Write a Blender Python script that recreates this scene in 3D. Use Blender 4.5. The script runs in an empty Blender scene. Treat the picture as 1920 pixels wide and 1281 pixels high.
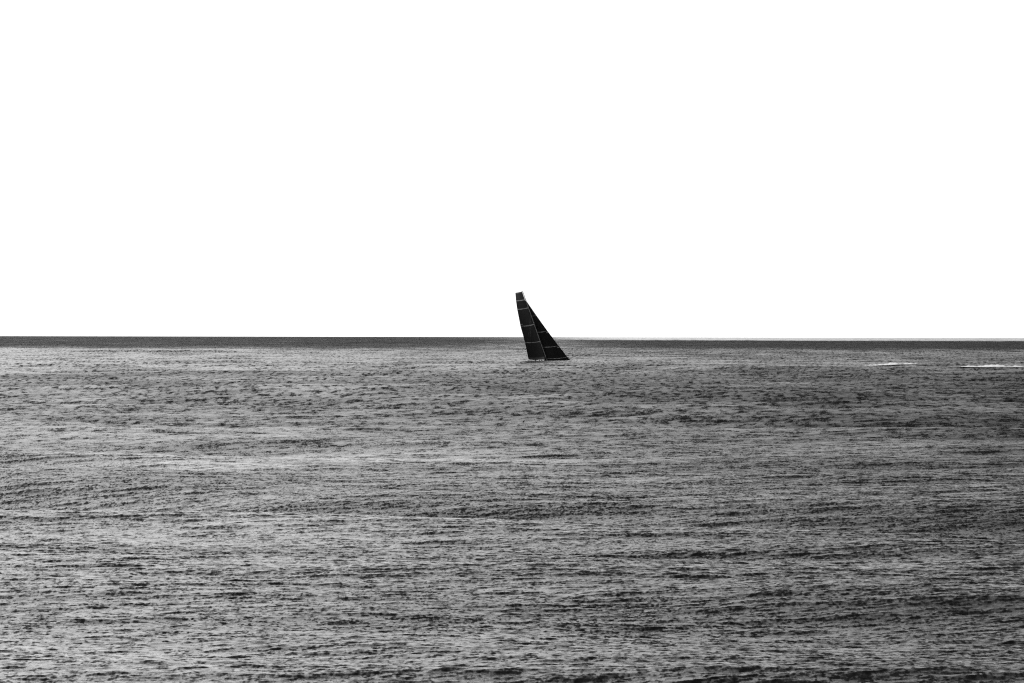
import bpy, bmesh, math, random
import numpy as np
from mathutils import Vector, Matrix, Euler

# ------------------------------------------------------------------ camera, sky, sun, exposure
S = bpy.context.scene
R = math.radians
CAM_H = 11.3                      # metres above mean water
W0, H0 = 1920.0, 1281.0           # the photograph's pixels, used only to measure angles
FPX = 10667.0                     # 200 mm lens on a 36 mm sensor
ROLL = -math.atan(3.6 / 1813)
PITCH = math.atan((640.5 - 630.9) / FPX)

cam_d = bpy.data.cameras.new('camera')
cam_d.lens = 200.0; cam_d.sensor_width = 36.0
cam_d.clip_start = 1.0; cam_d.clip_end = 300000.0
cam = bpy.data.objects.new('camera', cam_d)
S.collection.objects.link(cam)
CM = Matrix.Translation((0, 0, CAM_H)) @ Matrix.Rotation(R(90) - PITCH, 4, 'X') @ Matrix.Rotation(-ROLL, 4, 'Z')
cam.matrix_world = CM
S.camera = cam

SUN_EL, SUN_AZ = R(66), R(-65)    # high, to the left
HAZE, EDGE, EDGE_D = 1.12, 0.205, 0.13
GLOW, GLOW_AZ, GLOW_SIG, GLOW_Z, NISH = 1.1, R(-15), R(10), 0.17, 0.10
world = bpy.data.worlds.new('World'); S.world = world; world.use_nodes = True
wn, wl = world.node_tree.nodes, world.node_tree.links
wn.clear()
sky = wn.new('ShaderNodeTexSky'); sky.sky_type = 'NISHITA'; sky.sun_disc = False
sky.sun_elevation = SUN_EL; sky.sun_rotation = SUN_AZ
sky.air_density = 1.0; sky.dust_density = 1.0; sky.ozone_density = 1.0; sky.altitude = 0
bw = wn.new('ShaderNodeRGBToBW'); bg = wn.new('ShaderNodeBackground'); wo = wn.new('ShaderNodeOutputWorld')
bg.inputs['Strength'].default_value = 0.10
def wm(op, a, b=None, c=None):
    k = wn.new('ShaderNodeMath'); k.operation = op
    for i, v in enumerate((a, b, c)):
        if v is None: continue
        if isinstance(v, (int, float)): k.inputs[i].default_value = v
        else: wl.new(v, k.inputs[i])
    return k.outputs[0]
wtc = wn.new('ShaderNodeTexCoord'); wsp = wn.new('ShaderNodeSeparateXYZ')
wl.new(wtc.outputs['Generated'], wsp.inputs[0])
wz = wm('MAXIMUM', wsp.outputs['Z'], 0.004)
wcb = wn.new('ShaderNodeCombineXYZ')
wl.new(wsp.outputs['X'], wcb.inputs[0]); wl.new(wsp.outputs['Y'], wcb.inputs[1]); wl.new(wz, wcb.inputs[2])
wl.new(wcb.outputs[0], sky.inputs[0])
# pale haze low over the horizon, and an added bright lobe ahead-left, lightening the water on that side
waz0 = wm('ARCTAN2', wsp.outputs['X'], wsp.outputs['Y'])
# bright low sky shaped to end lower on the right, darkening the water there
edge_ = wm('SUBTRACT', EDGE, wm('MULTIPLY', wm('TANH', wm('DIVIDE', waz0, R(8))), EDGE_D))
haze_ = wm('DIVIDE', HAZE * 10, wm('ADD', 1.0, wm('POWER', wm('DIVIDE', wz, edge_), 3.6)))
waz = wm('SUBTRACT', wm('ARCTAN2', wsp.outputs['X'], wsp.outputs['Y']), GLOW_AZ)
g_az = wm('EXPONENT', wm('MULTIPLY', wm('MULTIPLY', waz, waz), -0.5 / GLOW_SIG ** 2))
wel = wm('SUBTRACT', wz, GLOW_Z)
g_el = wm('EXPONENT', wm('MULTIPLY', wm('MULTIPLY', wel, wel), -0.5 / 0.14 ** 2))
glow = wm('MULTIPLY', wm('MULTIPLY', g_az, g_el), GLOW * 10)
wl.new(sky.outputs[0], bw.inputs[0])
wl.new(wm('ADD', wm('ADD', wm('MULTIPLY', bw.outputs[0], NISH), haze_), glow), bg.inputs['Color'])
wl.new(bg.outputs[0], wo.inputs[0])

sd = bpy.data.lights.new('sun', 'SUN'); sd.energy = 2.8; sd.angle = R(6); sd.color = (1, 1, 1)
sun = bpy.data.objects.new('sun', sd); S.collection.objects.link(sun)
sdir = Vector((math.sin(SUN_AZ) * math.cos(SUN_EL), math.cos(SUN_AZ) * math.cos(SUN_EL), math.sin(SUN_EL)))
sun.rotation_euler = sdir.to_track_quat('Z', 'Y').to_euler()

S.view_settings.view_transform = 'Standard'; S.view_settings.look = 'None'
S.view_settings.exposure = 0.0; S.view_settings.gamma = 1.0
S.cycles.use_denoising = False
S.cycles.max_bounces = 4; S.cycles.glossy_bounces = 2; S.cycles.diffuse_bounces = 1
S.cycles.filter_width = 1.25

# ------------------------------------------------------------------ helpers
def at(px, py, Y):
    """point on the sight line of a photograph pixel at depth Y"""
    d = CM.to_3x3() @ Vector(((px - W0 / 2) / FPX, -(py - H0 / 2) / FPX, -1))
    return Vector((0, 0, CAM_H)) + d * (Y / d.y)

def tag(o, label=None, cat=None, group=None, kind=None):
    for k, v in (('label', label), ('category', cat), ('group', group), ('kind', kind)):
        if v: o[k] = v
    return o

def mat(name, col, rough=0.5, metal=0.0, noise=0.0, scale=5.0, spec=0.5):
    m = bpy.data.materials.new(name); m.use_nodes = True
    n, l = m.node_tree.nodes, m.node_tree.links
    p = n['Principled BSDF']
    p.inputs['Roughness'].default_value = rough; p.inputs['Metallic'].default_value = metal
    p.inputs['Specular IOR Level'].default_value = spec
    tc = n.new('ShaderNodeTexCoord'); t = n.new('ShaderNodeTexNoise'); t.inputs['Scale'].default_value = scale
    r = n.new('ShaderNodeMapRange')
    r.inputs['From Min'].default_value = .3; r.inputs['From Max'].default_value = .7
    r.inputs['To Min'].default_value = col * (1 - noise); r.inputs['To Max'].default_value = col * (1 + noise)
    l.new(tc.outputs['Object'], t.inputs['Vector']); l.new(t.outputs['Fac'], r.inputs['Value'])
    l.new(r.outputs[0], p.inputs['Base Color'])
    return m

def mesh_obj(name, verts, faces, m, parent=None, smooth=True):
    me = bpy.data.meshes.new(name)
    me.from_pydata([tuple(v) for v in verts], [], faces); me.update()
    for k in (m if isinstance(m, list) else [m]): me.materials.append(k)
    if smooth:
        me.polygons.foreach_set('use_smooth', [True] * len(me.polygons))
    o = bpy.data.objects.new(name, me); S.collection.objects.link(o)
    if parent: o.parent = parent
    return o

class MB:
    def __init__(s): s.v = []; s.f = []
    def tube(s, pts, rad, n=8, sx=1.0):
        pts = [Vector(p) for p in pts]
        rad = rad if isinstance(rad, (list, tuple)) else [rad] * len(pts)
        base = len(s.v)
        for i, p in enumerate(pts):
            t = (pts[min(i + 1, len(pts) - 1)] - pts[max(i - 1, 0)]).normalized()
            a = t.cross(Vector((0, 1, 0)))
            if a.length < .1: a = t.cross(Vector((1, 0, 0)))
            a.normalize(); b = t.cross(a)
            for k in range(n):
                q = 2 * math.pi * k / n
                s.v.append(p + a * math.cos(q) * rad[i] * sx + b * math.sin(q) * rad[i])
        for i in range(len(pts) - 1):
            for k in range(n):
                k2 = (k + 1) % n
                s.f.append((base + i * n + k, base + i * n + k2, base + (i + 1) * n + k2, base + (i + 1) * n + k))
        s.f.append(tuple(base + k for k in reversed(range(n))))
        s.f.append(tuple(base + (len(pts) - 1) * n + k for k in range(n)))
        return s
    def loft(s, rings, cap=True):
        base = len(s.v); n = len(rings[0])
        for r_ in rings: s.v += [Vector(p) for p in r_]
        for i in range(len(rings) - 1):
            for k in range(n):
                k2 = (k + 1) % n
                s.f.append((base + i * n + k, base + i * n + k2, base + (i + 1) * n + k2, base + (i + 1) * n + k))
        if cap:
            s.f.append(tuple(base + k for k in reversed(range(n))))
            s.f.append(tuple(base + (len(rings) - 1) * n + k for k in range(n)))
        return s
    def build(s, name, m, parent=None, smooth=True):
        return mesh_obj(name, s.v, s.f, m, parent, smooth)

# ------------------------------------------------------------------ the sea
BOAT = at(1024.2, 671.3, 2424.0)          # gooseneck of the yacht
rng = np.random.default_rng(11)

def ocean_patch(N, L, lmin, lmax, slope_rms, wind_deg, spread, k_pow):
    """tileable patch of wind waves by inverse FFT: height, horizontal chop (dx, dy), unit rms slope scaled"""
    k1 = np.fft.fftfreq(N, L / N) * 2 * np.pi
    kx, ky = np.meshgrid(k1, k1)
    k = np.hypot(kx, ky); k[0, 0] = 1
    th = np.arctan2(ky, kx) - math.radians(wind_deg)
    amp = k ** k_pow * np.abs(np.cos(th)) ** spread
    lam = 2 * np.pi / k
    amp *= 1 / (1 + (lmin / lam) ** 8) / (1 + (lam / lmax) ** 8)
    amp[0, 0] = 0
    sp = amp * (rng.normal(size=(N, N)) + 1j * rng.normal(size=(N, N)))
    h = np.real(np.fft.ifft2(sp))
    # symmetrise spectrum from the real field so that derived fields are real too
    sp = np.fft.fft2(h)
    sx_ = np.real(np.fft.ifft2(1j * kx * sp)); sy_ = np.real(np.fft.ifft2(1j * ky * sp))
    sc = slope_rms / math.sqrt((sx_ ** 2 + sy_ ** 2).mean())
    dx = np.real(np.fft.ifft2(1j * kx / k * sp)) * sc
    dy = np.real(np.fft.ifft2(1j * ky / k * sp)) * sc
    return (h * sc).astype(np.float32), dx.astype(np.float32), dy.astype(np.float32), L

def samp(A, L, x, y):
    N = A.shape[0]
    u = (x / L * N) % N; v = (y / L * N) % N
    i = np.floor(u).astype(np.int32); j = np.floor(v).astype(np.int32)
    fu = (u - i).astype(np.float32); fv = (v - j).astype(np.float32)
    i %= N; j %= N; i2 = (i + 1) % N; j2 = (j + 1) % N
    return (A[j, i] * (1 - fu) + A[j, i2] * fu) * (1 - fv) + (A[j2, i] * (1 - fu) + A[j2, i2] * fu) * fv

#                   N    L      lmin  lmax  slope  wind sprd  pow
PATCHES = [
    (ocean_patch(512, 1733.0, 20.0, 110.0, 0.056, 78, 7, -2.4), 1e9),
    (ocean_patch(1024, 619.0,  5.0,  26.0, 0.034, 95,  5, -2.3), 9000.0),
    (ocean_patch(1024, 163.0,  1.0,   5.0, 0.062, 99, 3, -1.9), 2600.0),
    (ocean_patch(1024, 47.0,  0.22,  1.2, 0.110, 94, 1.0, -1.7), 700.0),
]
def sea_disp(x, y):
    z = np.zeros_like(x, dtype=np.float32); ox = np.zeros_like(z); oy = np.zeros_like(z)
    d = np.hypot(x, y)
    for (h, dx, dy, L), far in PATCHES:
        w = np.clip(1.5 - d / far, 0, 1).astype(np.float32)
        # turn each patch a little so that repeats never line up with the view
        a = 0.13 + L * 0.01; ca, sa = math.cos(a % 0.5), math.sin(a % 0.5)
        # gust patches: some areas carry more short waves than others
        xr, yr = x * ca - y * sa, x * sa + y * ca
        z += samp(h, L, xr, yr) * w
        gx = samp(dx, L, xr, yr) * w; gy = samp(dy, L, xr, yr) * w
        ox += (gx * ca + gy * sa) * 1.15; oy += (-gx * sa + gy * ca) * 1.15
    # the swell that hides the yacht's hull: crest in front of it, trough under it
    yy = y - (BOAT.y + 3); xx = x - BOAT.x
    env = np.exp(-(xx / 95) ** 2) * np.exp(-((yy + 30) / 120) ** 2)
    z = z * (1 - 0.75 * env)
    z += (-1.24 * np.cos(2 * np.pi * yy / 132 + 0.0006 * xx) * env).astype(np.float32)
    return z, ox, oy

# rows by distance: fine near the camera, coarser far out
rows = [4.0]
while rows[-1] < 150: rows.append(rows[-1] + max(0.6, 2.5 - rows[-1] * .016))
while rows[-1] < 90000:
    d = rows[-1]
    rows.append(d + 0.13 * max(1.0, d / 250) ** 1.33)
rows = np.array(rows)
FAN, NC = 6.2, 780
fan = np.linspace(-FAN, FAN, NC)
side = FAN + np.cumsum(np.concatenate([np.linspace(.05, 1, 14), np.linspace(1.5, 13, 26)]))
side = side * (1 if side[-1] < 176 else 176 / side[-1]); side = side[side > FAN + .02]
az = np.radians(np.concatenate([-side[::-1], fan, side]))
nr, nc = len(rows), len(az)
dd, aa = np.meshgrid(rows, az, indexing='ij')
X = (dd * np.sin(aa)).ravel(); Y = (dd * np.cos(aa)).ravel()
Z, OX, OY = sea_disp(X, Y)
fade = np.clip((dd.ravel() - 3) / 40, 0, 1)
co = np.empty((nr * nc, 3), dtype=np.float32)
co[:, 0] = X + OX * fade; co[:, 1] = Y + OY * fade; co[:, 2] = Z * fade
idx = np.arange(nr * nc, dtype=np.int32).reshape(nr, nc)
q = np.stack([idx[:-1, :-1], idx[:-1, 1:], idx[1:, 1:], idx[1:, :-1]], -1)[..., ::-1].reshape(-1, 4)
# close the ring behind the camera
wrap = np.stack([idx[:-1, -1], idx[:-1, 0], idx[1:, 0], idx[1:, -1]], -1)[..., ::-1].reshape(-1, 4)
q = np.concatenate([q, wrap]).astype(np.int32)
me = bpy.data.meshes.new('sea')
me.vertices.add(len(co)); me.vertices.foreach_set('co', co.ravel())
me.loops.add(q.size); me.loops.foreach_set('vertex_index', q.ravel())
me.polygons.add(len(q)); me.polygons.foreach_set('loop_start', np.arange(0, q.size, 4, dtype=np.int32))
me.update(calc_edges=True)
me.polygons.foreach_set('use_smooth', np.ones(len(q), dtype=bool))
# how much of the wave spectrum the mesh itself no longer carries out there (becomes surface roughness)
miss = np.zeros(len(co), dtype=np.float32)
dist = dd.ravel()
for (p, far), s in zip(PATCHES, (0.056, 0.034, 0.062, 0.100)):
    miss += (s * (1 - np.clip(1.5 - dist / far, 0, 1))) ** 2
at_ = me.attributes.new('fine_slope', 'FLOAT', 'POINT'); at_.data.foreach_set('value', np.sqrt(miss))
sea = bpy.data.objects.new('sea', me); S.collection.objects.link(sea)
tag(sea, kind='structure')

def sea_material():
    m = bpy.data.materials.new('sea_water'); m.use_nodes = True
    n, l = m.node_tree.nodes, m.node_tree.links
    p = n['Principled BSDF']
    def math_(op, a=None, b=None, clamp=False):
        k = n.new('ShaderNodeMath'); k.operation = op; k.use_clamp = clamp
        for i, v in enumerate((a, b)):
            if v is None: continue
            if isinstance(v, (int, float)): k.inputs[i].default_value = v
            else: l.new(v, k.inputs[i])
        return k.outputs[0]
    tc = n.new('ShaderNodeTexCoord')
    def noise(sx, sy, sc, det, rough=.5):
        mp = n.new('ShaderNodeMapping'); mp.inputs['Scale'].default_value = (sx, sy, 0)
        l.new(tc.outputs['Object'], mp.inputs['Vector'])
        t = n.new('ShaderNodeTexNoise'); t.inputs['Scale'].default_value = sc
        t.inputs['Detail'].default_value = det; t.inputs['Roughness'].default_value = rough
        l.new(mp.outputs[0], t.inputs['Vector'])
        return t
    # wind zones on the water: gusts make it rougher
    sp = n.new('ShaderNodeSeparateXYZ'); l.new(tc.outputs['Object'], sp.inputs[0])
    g1 = noise(1, .8, .02, 3, .55).outputs['Fac']
    g2 = noise(1, .25, .0016, 2, .5).outputs['Fac']
    gust = math_('ADD', math_('MULTIPLY', math_('SUBTRACT', g1, .5), 2.0), math_('MULTIPLY', math_('SUBTRACT', g2, .5), 1.6))
    # a belt of stronger wind far out
    wob = math_('MULTIPLY', math_('SUBTRACT', noise(1, .08, .012, 5, .65).outputs['Fac'], .5), 2600)
    yb = math_('ADD', sp.outputs['Y'], wob)
    r1 = n.new('ShaderNodeMapRange'); r1.interpolation_type = 'SMOOTHSTEP'
    l.new(yb, r1.inputs['Value']); r1.inputs['From Min'].default_value = 4000; r1.inputs['From Max'].default_value = 6200
    belt = r1.outputs[0]
    # its far edge: calm again beyond, on the right-hand side
    r2 = n.new('ShaderNodeMapRange'); r2.interpolation_type = 'SMOOTHSTEP'
    l.new(math_('ADD', yb, math_('MULTIPLY', sp.outputs['X'], 1.5)), r2.inputs['Value'])
    r2.inputs['From Min'].default_value = 13500; r2.inputs['From Max'].default_value = 20000
    bear = math_('DIVIDE', sp.outputs['X'], math_('MAXIMUM', sp.outputs['Y'], 100))
    r3 = n.new('ShaderNodeMapRange'); r3.interpolation_type = 'SMOOTHSTEP'
    l.new(bear, r3.inputs['Value']); r3.inputs['From Min'].default_value = -.02; r3.inputs['From Max'].default_value = .02
    far_calm = math_('MULTIPLY', r2.outputs[0], r3.outputs[0])
    # a calmer lane added past the yacht, to pale the dark belt there
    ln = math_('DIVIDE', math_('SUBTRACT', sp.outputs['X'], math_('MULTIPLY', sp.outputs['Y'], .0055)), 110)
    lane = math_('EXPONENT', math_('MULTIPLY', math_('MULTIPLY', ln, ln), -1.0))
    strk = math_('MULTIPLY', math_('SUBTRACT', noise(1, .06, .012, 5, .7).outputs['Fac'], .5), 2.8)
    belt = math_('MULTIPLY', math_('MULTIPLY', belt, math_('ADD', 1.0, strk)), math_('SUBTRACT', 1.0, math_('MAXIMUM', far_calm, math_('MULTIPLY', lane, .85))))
    c1 = n.new('ShaderNodeMapRange'); c1.interpolation_type = 'SMOOTHSTEP'
    l.new(yb, c1.inputs['Value']); c1.inputs['From Min'].default_value = 1200; c1.inputs['From Max'].default_value = 2200
    calm = math_('MULTIPLY', math_('MULTIPLY', c1.outputs[0], math_('SUBTRACT', 1.0, belt)), .5)
    gust = math_('SUBTRACT', gust, calm)
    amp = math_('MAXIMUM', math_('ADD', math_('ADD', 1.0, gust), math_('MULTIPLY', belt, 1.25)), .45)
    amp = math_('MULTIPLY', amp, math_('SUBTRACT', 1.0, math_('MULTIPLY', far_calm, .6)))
    # ripples as slopes
    vec = None
    for (sx, sy, sc, det, k) in ((.8, .8, .5, 2, .3), (1, .5, 2.5, 2, .55), (1, .35, 7.0, 2, .8)):
        t = noise(sx, sy, sc, det)
        s1 = n.new('ShaderNodeVectorMath'); s1.operation = 'SUBTRACT'
        l.new(t.outputs['Color'], s1.inputs[0]); s1.inputs[1].default_value = (.5, .5, .5)
        s2 = n.new('ShaderNodeVectorMath'); s2.operation = 'MULTIPLY'
        l.new(s1.outputs[0], s2.inputs[0]); s2.inputs[1].default_value = (k * .7, k, 0)
        if vec is None: vec = s2.outputs[0]
        else:
            ad = n.new('ShaderNodeVectorMath'); ad.operation = 'ADD'
            l.new(vec, ad.inputs[0]); l.new(s2.outputs[0], ad.inputs[1]); vec = ad.outputs[0]
    sc_ = n.new('ShaderNodeVectorMath'); sc_.operation = 'SCALE'
    l.new(vec, sc_.inputs[0]); l.new(amp, sc_.inputs['Scale'])
    # waves of a few metres that the far mesh is too coarse to carry
    fs = n.new('ShaderNodeAttribute'); fs.attribute_name = 'fine_slope'
    tf = noise(1, .35, .8, 2, .6)
    f1 = n.new('ShaderNodeVectorMath'); f1.operation = 'SUBTRACT'
    l.new(tf.outputs['Color'], f1.inputs[0]); f1.inputs[1].default_value = (.5, .5, .5)
    f2 = n.new('ShaderNodeVectorMath'); f2.operation = 'MULTIPLY'
    l.new(f1.outputs[0], f2.inputs[0]); f2.inputs[1].default_value = (.6, 1, 0)
    f3 = n.new('ShaderNodeVectorMath'); f3.operation = 'SCALE'
    l.new(f2.outputs[0], f3.inputs[0]); l.new(math_('MULTIPLY', math_('MULTIPLY', fs.outputs['Fac'], amp), 20.0), f3.inputs['Scale'])
    fa = n.new('ShaderNodeVectorMath'); fa.operation = 'ADD'
    l.new(sc_.outputs[0], fa.inputs[0]); l.new(f3.outputs[0], fa.inputs[1]); sc_ = fa
    geo = n.new('ShaderNodeNewGeometry')
    ad = n.new('ShaderNodeVectorMath'); ad.operation = 'ADD'
    l.new(geo.outputs['Normal'], ad.inputs[0]); l.new(sc_.outputs[0], ad.inputs[1])
    nm = n.new('ShaderNodeVectorMath'); nm.operation = 'NORMALIZE'; l.new(ad.outputs[0], nm.inputs[0])
    l.new(nm.outputs[0], p.inputs['Normal'])
    # roughness = sqrt(alpha), alpha = sqrt2 * slope
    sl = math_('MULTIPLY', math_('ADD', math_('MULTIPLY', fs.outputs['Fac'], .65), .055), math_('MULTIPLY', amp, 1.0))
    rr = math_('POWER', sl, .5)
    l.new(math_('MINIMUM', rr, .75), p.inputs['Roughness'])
    p.inputs['Base Color'].default_value = (.003, .003, .003, 1)
    p.inputs['IOR'].default_value = 1.333
    return m
me.materials.append(sea_material())

def seen_from_shore(px, py):
    """water that is not hidden behind a nearer wave, closest to the photographed spot"""
    Yd = CAM_H * FPX / (py - 630.9 - 3.6 * (px - 960) / 1813)
    ys = np.arange(Yd * .55, Yd * 1.35, .5)
    p0 = at(px, py, Yd); xs_ = p0.x * ys / Yd
    z = sea_disp(xs_, ys)[0]
    e = (z - CAM_H) / ys
    vis = e >= np.maximum.accumulate(e) - 1e-9
    goal = (p0.z - CAM_H) / Yd
    k = np.where(vis)[0]; k = k[np.argmin(np.abs(e[k] - goal))]
    return float(xs_[k]), float(ys[k]), float(z[k])

# ------------------------------------------------------------------ foam
m_foam = mat('foam', .8, .9, 0, .1, 3)
def foam(x0, x1, y_px, name_lbl, seed):
    rnd = random.Random(seed)
    Yd = CAM_H * FPX / (y_px - 630.9 - 3.6 * (x0 - 960) / 1813)
    xm, Yd, _ = seen_from_shore((x0 + x1) / 2, y_px)
    a = at(x0, y_px, Yd); b = at(x1, y_px, Yd)
    # follow the ridge of the breaking swell
    gx = np.linspace(a.x, b.x, 60); gy = np.arange(Yd - 9, Yd + 9, .5)
    GX, GY = np.meshgrid(gx, gy)
    hh, hx, hy, hL = PATCHES[0][0]; rr_ = sea_disp(GX.ravel(), GY.ravel())[0].reshape(GX.shape)
    crest = gy[np.argmax(rr_, axis=0)]
    crest = np.convolve(np.pad(crest, 6, 'edge'), np.ones(13) / 13, 'valid')
    n = int((b.x - a.x) / .25)
    xs = np.linspace(a.x, b.x, n); vs = []; fs = []
    ph = [rnd.uniform(0, 6) for _ in range(6)]
    for i, x in enumerate(xs):
        t = i / (n - 1)
        e = math.sin(math.pi * t) ** .5
        lump = .5 + .25 * math.sin(x * .31 + ph[0]) + .2 * math.sin(x * .83 + ph[1]) + .25 * math.sin(x * 2.3 + ph[2]) * math.sin(x * 1.1 + ph[3])
        hgt = max(.015, .65 * e * lump); y = float(np.interp(x, gx, crest))
        z = float(max(sea_disp(np.full(7, x), y + np.linspace(-1.5, 1.5, 7))[0])) + .05
        for dy, f in ((-1.6, -.2), (-.8, .55), (-.2, 1), (.5, .7), (1.6, -.2)):
            vs.append((x, y + dy * (0.6 + e), z + hgt * f + (rnd.uniform(-.03, .03) if f > 0 else 0)))
    for i in range(n - 1):
        for k in range(4):
            fs.append((i * 5 + k, i * 5 + k + 1, (i + 1) * 5 + k + 1, (i + 1) * 5 + k))
    o = mesh_obj('foam', vs, fs, m_foam)
    tag(o, name_lbl, 'foam', 'streaks of foam on the open water', 'stuff')
foam(1585, 1738, 684.6, 'long white streak of foam on the water right of the yacht', 3)
foam(1785, 1930, 687.6, 'short white streak of foam on the water at the far right', 5)

# ------------------------------------------------------------------ the yacht
PSI, PHI = R(30), R(28)           # bow points right and away, heeled away from the camera
MPP = 2424.0 / FPX                # metres per photograph pixel at the yacht
def L(px, py, y=0.0):
    """local point (x forward, y to leeward, z up the mast) that is seen at a photograph pixel, given its y"""
    wx, wz = (px - 1024.2) * MPP, -(py - 671.3) * MPP
    z = (wz + y * math.sin(PHI)) / math.cos(PHI)
    x = (wx + (y * math.cos(PHI) + z * math.sin(PHI)) * math.sin(PSI)) / math.cos(PSI)
    return Vector((x, y, z))

m_sail = mat('carbon_sailcloth', .007, .6, 0, .5, 1.3, .25)
m_head = mat('carbon_sailcloth_head', .016, .6, 0, .5, 1.3, .3)
m_tape = mat('batten_tape', .27, .7, 0, .6, 1.2)
m_spar = mat('grey_spar', .20, .5, 0, .3, 2.0)
m_hull = mat('black_hull', .006, .35, 0, .3, .8, .3)
m_deck = mat('dark_deck', .03, .8, 0, .3, 2)
m_wire = mat('rigging_wire', .05, .5, 0, .1, 2)
m_white = mat('white_fitting', .8, .6, 0, .05, 2)

yacht = bpy.data.objects.new('racing_yacht', None); S.collection.objects.link(yacht)
yacht.empty_display_size = 2
YM = Matrix.Translation(BOAT) @ Matrix.Rotation(PSI, 4, 'Z') @ Matrix.Rotation(-PHI, 4, 'X')
yacht.matrix_world = YM
tag(yacht, 'black racing yacht heeling on the open sea under dark sails, hull hidden by swell', 'sailing yacht')

def lerp_rows(rs, v):
    i = min(int(v), len(rs) - 2); f = v - i
    return [a.lerp(b, f) for a, b in zip(rs[i], rs[i + 1])]
def sail_point(rs, v, u, camber, off=0.0):
    lf, lc = lerp_rows(rs, v)
    p = lf.lerp(lc, u); ch = (lc - lf).length
    p = p + Vector((0, camber * ch * 4 * u * (1 - u) * (1.25 - .5 * u) + off, 0))
    return p
def make_sail(name, rs, camber, th=.012, head_from=99):
    sub, NU = 6, 14
    nv = (len(rs) - 1) * sub
    vs, fs, mi = [], [], []
    for sgn in (-1, 1):
        for j in range(nv + 1):
            for i in range(NU + 1):
                vs.append(sail_point(rs, j / sub, i / NU, camber, sgn * th))
    w = NU + 1; o2 = (nv + 1) * w
    for j in range(nv):
        for i in range(NU):
            a = j * w + i; h = 1 if j / sub >= head_from else 0
            fs.append((a, a + 1, a + w + 1, a + w)); mi.append(h)
            fs.append((o2 + a + w, o2 + a + w + 1, o2 + a + 1, o2 + a)); mi.append(h)
    def edge(lst):
        for a, b in zip(lst[:-1], lst[1:]):
            fs.append((a, b, o2 + b, o2 + a)); mi.append(0)
    edge([i for i in range(w)]); edge([nv * w + i for i in range(w)])
    edge([j * w for j in range(nv + 1)]); edge([j * w + NU for j in range(nv + 1)])
    o = mesh_obj(name, vs, fs, [m_sail, m_head], yacht)
    o.data.polygons.foreach_set('material_index', mi)
    return o
def batten(sail, rs, v, camber, u0=0.02, u1=.99, wd=.15, th=.03, name='batten'):
    """flat tape running from luff to leech, standing proud of both sides of the sail"""
    n = 14; rings = []
    up = Vector((0, 0, 1))
    for i in range(n + 1):
        u = u0 + (u1 - u0) * i / n
        p = sail_point(rs, v, u, camber)
        k = wd
        rings.append([p + Vector((0, -th, -k)), p + Vector((0, th, -k)), p + Vector((0, th, k)), p + Vector((0, -th, k))])
    return MB().loft(rings).build(name, m_tape, sail, False)

def hsh(i):                       # leech eases to leeward with height
    return [1.2, 1.6, 2.1, 2.45, 2.6, 2.7][i]
MAIN = [
    (L(1023.2, 672.6), L(990.9, 674.0, hsh(0))),
    (L(1013.8, 640.4), L(984.4, 642.6, hsh(1))),
    (L(1001.4, 608.6), L(975.8, 612.0, hsh(2))),
    (L(990.0, 577.2), L(969.6, 580.3, hsh(3))),
    (L(984.0, 561.8), L(967.3, 564.0, hsh(4))),
    (L(978.7, 546.0), L(966.0, 548.6, hsh(5))),
]
main = make_sail('mainsail', MAIN, .075, head_from=4)
for v, wd in ((1, .13), (2, .14), (3, .17), (4, .19)):
    batten(main, MAIN, v, .075, wd=wd)
# faint row of small sail lettering strokes near the leech above the third batten (illegible at this distance)
for k, (u0, u1) in enumerate(((.80, .84), (.855, .895), (.91, .94), (.955, .985))):
    batten(main, MAIN, 2.11 , .075, u0, u1, wd=.16, name='sail_number_stroke')

JIB = [
    (L(1069.6, 675.2), L(1021.5, 676.6, 1.5)),
    (L(1064.0, 669.4), L(1020.5, 672.0, 1.5)),
    (L(1047.6, 648.4), L(1012.8, 650.8, 1.9)),
    (L(1026.6, 620.6), L(1003.5, 623.2, 2.0)),
    (L(1005.6, 591.2), L(993.5, 593.0, 1.5)),
    (L(986.4, 563.6), L(984.9, 563.8, .3)),
]
jib = make_sail('headsail', JIB, .085)
for v, u0, u1, wd in ((1, .04, .93, .08), (2, .03, .94, .13), (3, .03, .9, .13), (4, .05, .8, .14)):
    batten(jib, JIB, v, .085, u0, u1, wd=wd)
for v, u in ((2.0, .045), (3.0, .05)):
    p = sail_point(JIB, v, u, .085, 0) + Vector((0, 0, -.75))
    rings = []
    for dy in (-.05, .05):
        rings.append([p + Vector((.17 * math.cos(a), dy, .17 * math.sin(a))) for a in [k * math.pi / 5 for k in range(10)]])
    MB().loft(rings).build('draft_patch', m_white, jib, False)

# spars and rigging
mh = L(979.6, 545.2); mb = Vector((.1, 0, -2.5))
pts = [mb.lerp(mh, t) for t in (0, .1, .3, .5, .7, .85, 1)]
mast = MB().tube(pts, [.11, .11, .11, .115, .12, .13, .12], 10, 1.35).build('mast', m_spar, yacht)
wand = MB().tube([mh, mh + Vector((-.12, 0, .55))], .025, 6).tube([mh + Vector((-.3, 0, .5)), mh + Vector((.15, 0, .5))], .02, 6)
wand.build('wind_vane', m_wire, mast)
clew = L(990.5, 674.6, 1.2)
MB().tube([Vector((-.15, 0, -.45)), clew + Vector((-.3, 0, -.28))], [.2, .13], 8).build('boom', m_hull, yacht)
stay_top = L(985.6, 561.4); tack = L(1070.2, 675.6)
MB().tube([stay_top, tack], .03, 6).build('forestay', m_wire, yacht)
for s in (-1, 1):
    MB().tube([mh * .98 + Vector((0, 0, -.2)), Vector((-1.0, s * 2.3, -2.4))], .018, 5).build('shroud', m_wire, yacht)
    MB().tube([Vector((-2.0, 0, 21)), Vector((-9.8, s * 2.0, -2.5))], .012, 5).build('backstay', m_wire, yacht)
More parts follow.
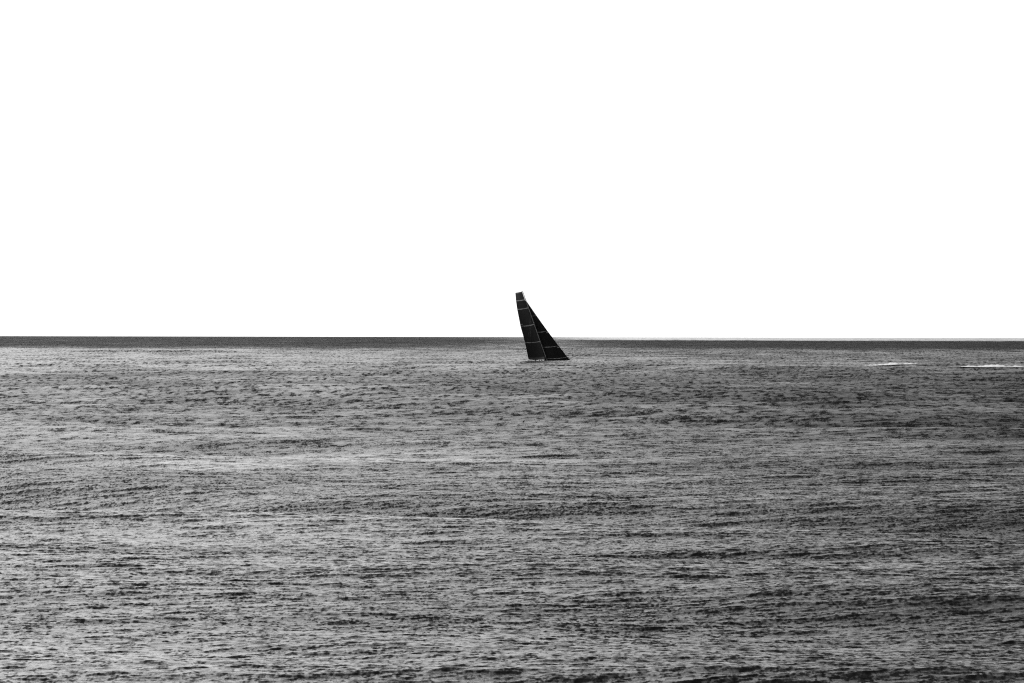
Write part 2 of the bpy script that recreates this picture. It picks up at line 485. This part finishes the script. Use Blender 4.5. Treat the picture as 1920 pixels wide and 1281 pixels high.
for hgt, ln in ((7.2, 1.7), (14.5, 1.3), (21.5, .9)):
    c = mb.lerp(mh, (hgt + 2.5) / (mh.z + 2.5))
    MB().tube([c + Vector((-.35, -ln, 0)), c, c + Vector((-.35, ln, 0))], [.03, .06, .03], 6).build('spreader', m_hull, mast)

# hull
def deck_z(x): return -2.62 + (.0095 * x * x if x > 0 else .0)
def half_beam(x):
    t = (x + 11.2) / 22.3
    return 2.45 * min(1, (1 - t) * 2.1) ** .75 * (0.86 + .14 * min(1, t * 3)) if t < 1 else .02
rings, deckpts = [], []
xs = [-11.2, -10, -8, -6, -4, -2, 0, 2, 4, 6, 8, 9.5, 10.5, 11.0]
for x in xs:
    b = max(half_beam(x), .04); dz = deck_z(x); keel = -4.55 + (max(0, x - 6) * .12) + (max(0, -x - 6) * .12)
    ring = []
    for s in (-1, 1):
        prof = [(1, dz), (1.0, dz - .5), (.97, dz - 1.0), (.8, -4.1), (.45, keel + .12)]
        seq = prof if s == -1 else prof[::-1]
        if s == 1: ring.append((x, 0, keel))
        ring += [(x, s * b * f, z) for f, z in seq]
    rings.append(ring)
hull = MB().loft(rings).build('hull', m_hull, yacht)
dv, df = [], []
for x in xs:
    b = max(half_beam(x), .04) - .05; dz = deck_z(x) + .006
    dv += [(x + (.05 if x < -11 else 0), -b, dz), (x + (.05 if x < -11 else 0), 0, dz + .08), (x + (.05 if x < -11 else 0), b, dz)]
for i in range(len(xs) - 1):
    for k in range(2):
        df.append((i * 3 + k, (i + 1) * 3 + k, (i + 1) * 3 + k + 1, i * 3 + k + 1))
mesh_obj('deck', dv, df, m_deck, yacht)
cr = []
for x, w, h in ((-3.2, .9, .05), (-2.9, 1.2, .4), (0, 1.2, .5), (2.0, .9, .35), (3.2, .5, .05)):
    z = deck_z(x) + .05
    cr.append([(x, -w, z), (x, w, z), (x, w * .8, z + h), (x, -w * .8, z + h)])
MB().loft(cr).build('coachroof', m_deck, yacht)
MB().tube([(11, 0, deck_z(11)), (12.2, 0, deck_z(11) + .08)], [.12, .07], 8).build('bowsprit', m_hull, yacht)
MB().loft([[(-.6, -.12, -4.4), (1.2, -.12, -4.4), (1.2, .12, -4.4), (-.6, .12, -4.4)],
           [(-.3, -.08, -8), (.8, -.08, -8), (.8, .08, -8), (-.3, .08, -8)]]).build('keel', m_hull, yacht)
for s in (-1, 1):
    MB().loft([[(-10.6, s * 1.4 - .06, -4), (-10, s * 1.4 - .06, -4), (-10, s * 1.4 + .06, -4), (-10.6, s * 1.4 + .06, -4)],
               [(-10.4, s * 1.8 - .03, -6.3), (-10.1, s * 1.8 - .03, -6.3), (-10.1, s * 1.8 + .03, -6.3), (-10.4, s * 1.8 + .03, -6.3)]]).build('rudder', m_hull, yacht)
wheel = MB()
wheel.tube([(-8.2, -1.2 + .55 * math.cos(a), deck_z(0) + .75 + .55 * math.sin(a)) for a in [k * math.pi / 10 for k in range(21)]], .03, 6)
wheel.tube([(-8.2, -1.2, deck_z(0)), (-8.2, -1.2, deck_z(0) + .8)], .07, 6)
wheel.build('steering_wheel', m_spar, yacht)
for x in (-6.0, -5.0):
    MB().tube([(x, -1.5, deck_z(x)), (x, -1.5, deck_z(x) + .14), (x, -1.5, deck_z(x) + .28)], [.16, .12, .15], 10).build('winch', m_spar, yacht)
for x in (-9.5, -6.5, -3.5, -.5, 2.5, 5.5, 8.5):
    for s in (-1, 1):
        b = half_beam(x) - .08
        MB().tube([(x, s * b, deck_z(x)), (x, s * b, deck_z(x) + .55)], .012, 5).build('stanchion', m_wire, yacht)

# ------------------------------------------------------------------ crew on the windward rail
m_skin = mat('skin', .35, .6, 0, .1, 6); m_dark = mat('dark_clothing', .02, .8, 0, .3, 6)
m_pale = mat('pale_clothing', .6, .8, 0, .1, 6); m_greyc = mat('grey_clothing', .25, .8, 0, .1, 6)
def skin_mesh(name, joints, edges, mats, matfn, root=0):
    me_ = bpy.data.meshes.new(name + '_cage')
    me_.from_pydata([j[0] for j in joints], edges, [])
    o = bpy.data.objects.new(name + '_cage', me_); S.collection.objects.link(o)
    sk = o.modifiers.new('skin', 'SKIN'); sk.use_smooth_shade = True
    sb = o.modifiers.new('sub', 'SUBSURF'); sb.levels = 1; sb.render_levels = 1
    for i, j in enumerate(joints):
        o.data.skin_vertices[0].data[i].radius = (j[1], j[1])
    o.data.skin_vertices[0].data[root].use_root = True
    dg = bpy.context.evaluated_depsgraph_get()
    m2 = bpy.data.meshes.new_from_object(o.evaluated_get(dg))
    bpy.data.objects.remove(o)
    m2.name = name
    m2.materials.clear()
    for k in mats: m2.materials.append(k)
    for p in m2.polygons: p.material_index = matfn(p.center)
    r = bpy.data.objects.new(name, m2); S.collection.objects.link(r)
    return r
def person(px, jacket, lean, label):
    # seated on the deck edge facing outboard (-y local), legs over the side
    J = [((0, 0, .12), .15), ((0, -.02 + lean * .4, .38), .15), ((0, lean, .56), .17), ((0, lean, .68), .06), ((0, lean - .02, .80), .10), ((0, lean - .02, .88), .085),
         ((.20, lean, .56), .065), ((.27, lean - .12, .34), .05), ((.18, lean - .34, .24), .038), ((.16, lean - .42, .24), .035),
         ((-.20, lean, .56), .065), ((-.27, lean - .12, .34), .05), ((-.18, lean - .34, .24), .038), ((-.16, lean - .42, .24), .035),
         ((.11, -.08, .1), .10), ((.12, -.48, .12), .075), ((.12, -.52, -.3), .05), ((.12, -.66, -.34), .045),
         ((-.11, -.08, .1), .10), ((-.12, -.48, .12), .075), ((-.12, -.52, -.3), .05), ((-.12, -.66, -.34), .045)]
    E = [(0, 1), (1, 2), (2, 3), (3, 4), (4, 5), (2, 6), (6, 7), (7, 8), (8, 9), (2, 10), (10, 11), (11, 12), (12, 13),
         (0, 14), (14, 15), (15, 16), (16, 17), (0, 18), (18, 19), (19, 20), (20, 21)]
    def mf(c):
        if c.z > .7: return 1
        if c.y < lean - .36 and c.z > .18: return 1
        if c.z > .22: return 0
        return 2
    o = skin_mesh('person', J, E, [jacket, m_skin, m_dark], mf)
    hat = MB().loft([[(r_ * math.cos(a), lean - .02 + r_ * math.sin(a) - (.07 if z < .9 and math.sin(a) < -.5 else 0), z) for a in [k * math.pi / 5 for k in range(10)]]
                     for r_, z in ((.115, .86), (.112, .92), (.085, .97), (.03, .99))])
    h = hat.build('cap', m_dark, o)
    xl = L(px, 675.4, -2.25).x
    o.matrix_world = YM @ Matrix.Translation((xl, -(half_beam(xl) - .2), deck_z(xl) - .03))
    tag(o, label, 'person', 'crew sitting on the windward rail')
    return o
person(1003.4, m_dark, -.05, 'seated crew member in dark clothing, farthest aft on the yacht rail')
person(1010.8, m_pale, -.12, 'seated crew member in pale jacket beside the one in dark clothing on the yacht rail')
person(1014.8, m_pale, -.02, 'seated crew member in pale jacket on the yacht rail, between two in light jackets')
person(1020, m_greyc, -.08, 'seated crew member in light grey jacket nearest the foot of the mast')

# ------------------------------------------------------------------ seabirds resting on the water
m_bird = mat('dark_plumage', .006, .8, 0, .3, 20, .1)
def make_bird():
    J = [((0, 0, .04), .075), ((.10, 0, .05), .06), ((-.12, 0, .05), .05), ((-.22, 0, .08), .02),
         ((.15, 0, .12), .028), ((.165, 0, .19), .034), ((.20, 0, .195), .018), ((.25, 0, .185), .008)]
    E = [(0, 1), (0, 2), (2, 3), (1, 4), (4, 5), (5, 6), (6, 7)]
    return skin_mesh('seabird', J, E, [m_bird], lambda c: 0)
bird = make_bird()
def settle(px, py):
    return Vector(seen_from_shore(px, py)) + Vector((0, 0, .02))
for i, (px, py, rz, sc, lb) in enumerate((
        (981.5, 791.6, 60, 1.15, 'dark seabird on the water below the yacht, left and larger of that pair'),
        (1005.8, 792.6, 150, .75, 'dark seabird on the water below the yacht, right and smaller of that pair'),
        (368.8, 724.8, 80, 1.1, 'dark seabird on the water at the left, left one of that pair'),
        (379.6, 726.2, 200, 1.0, 'dark seabird on the water at the left, right one of that pair'))):
    b = bird if i == 0 else bird.copy()
    if i: S.collection.objects.link(b)
    b.location = settle(px, py); b.rotation_euler = (0, 0, R(rz)); b.scale = (sc,) * 3
    tag(b, lb, 'seabird', 'seabirds resting on the water')
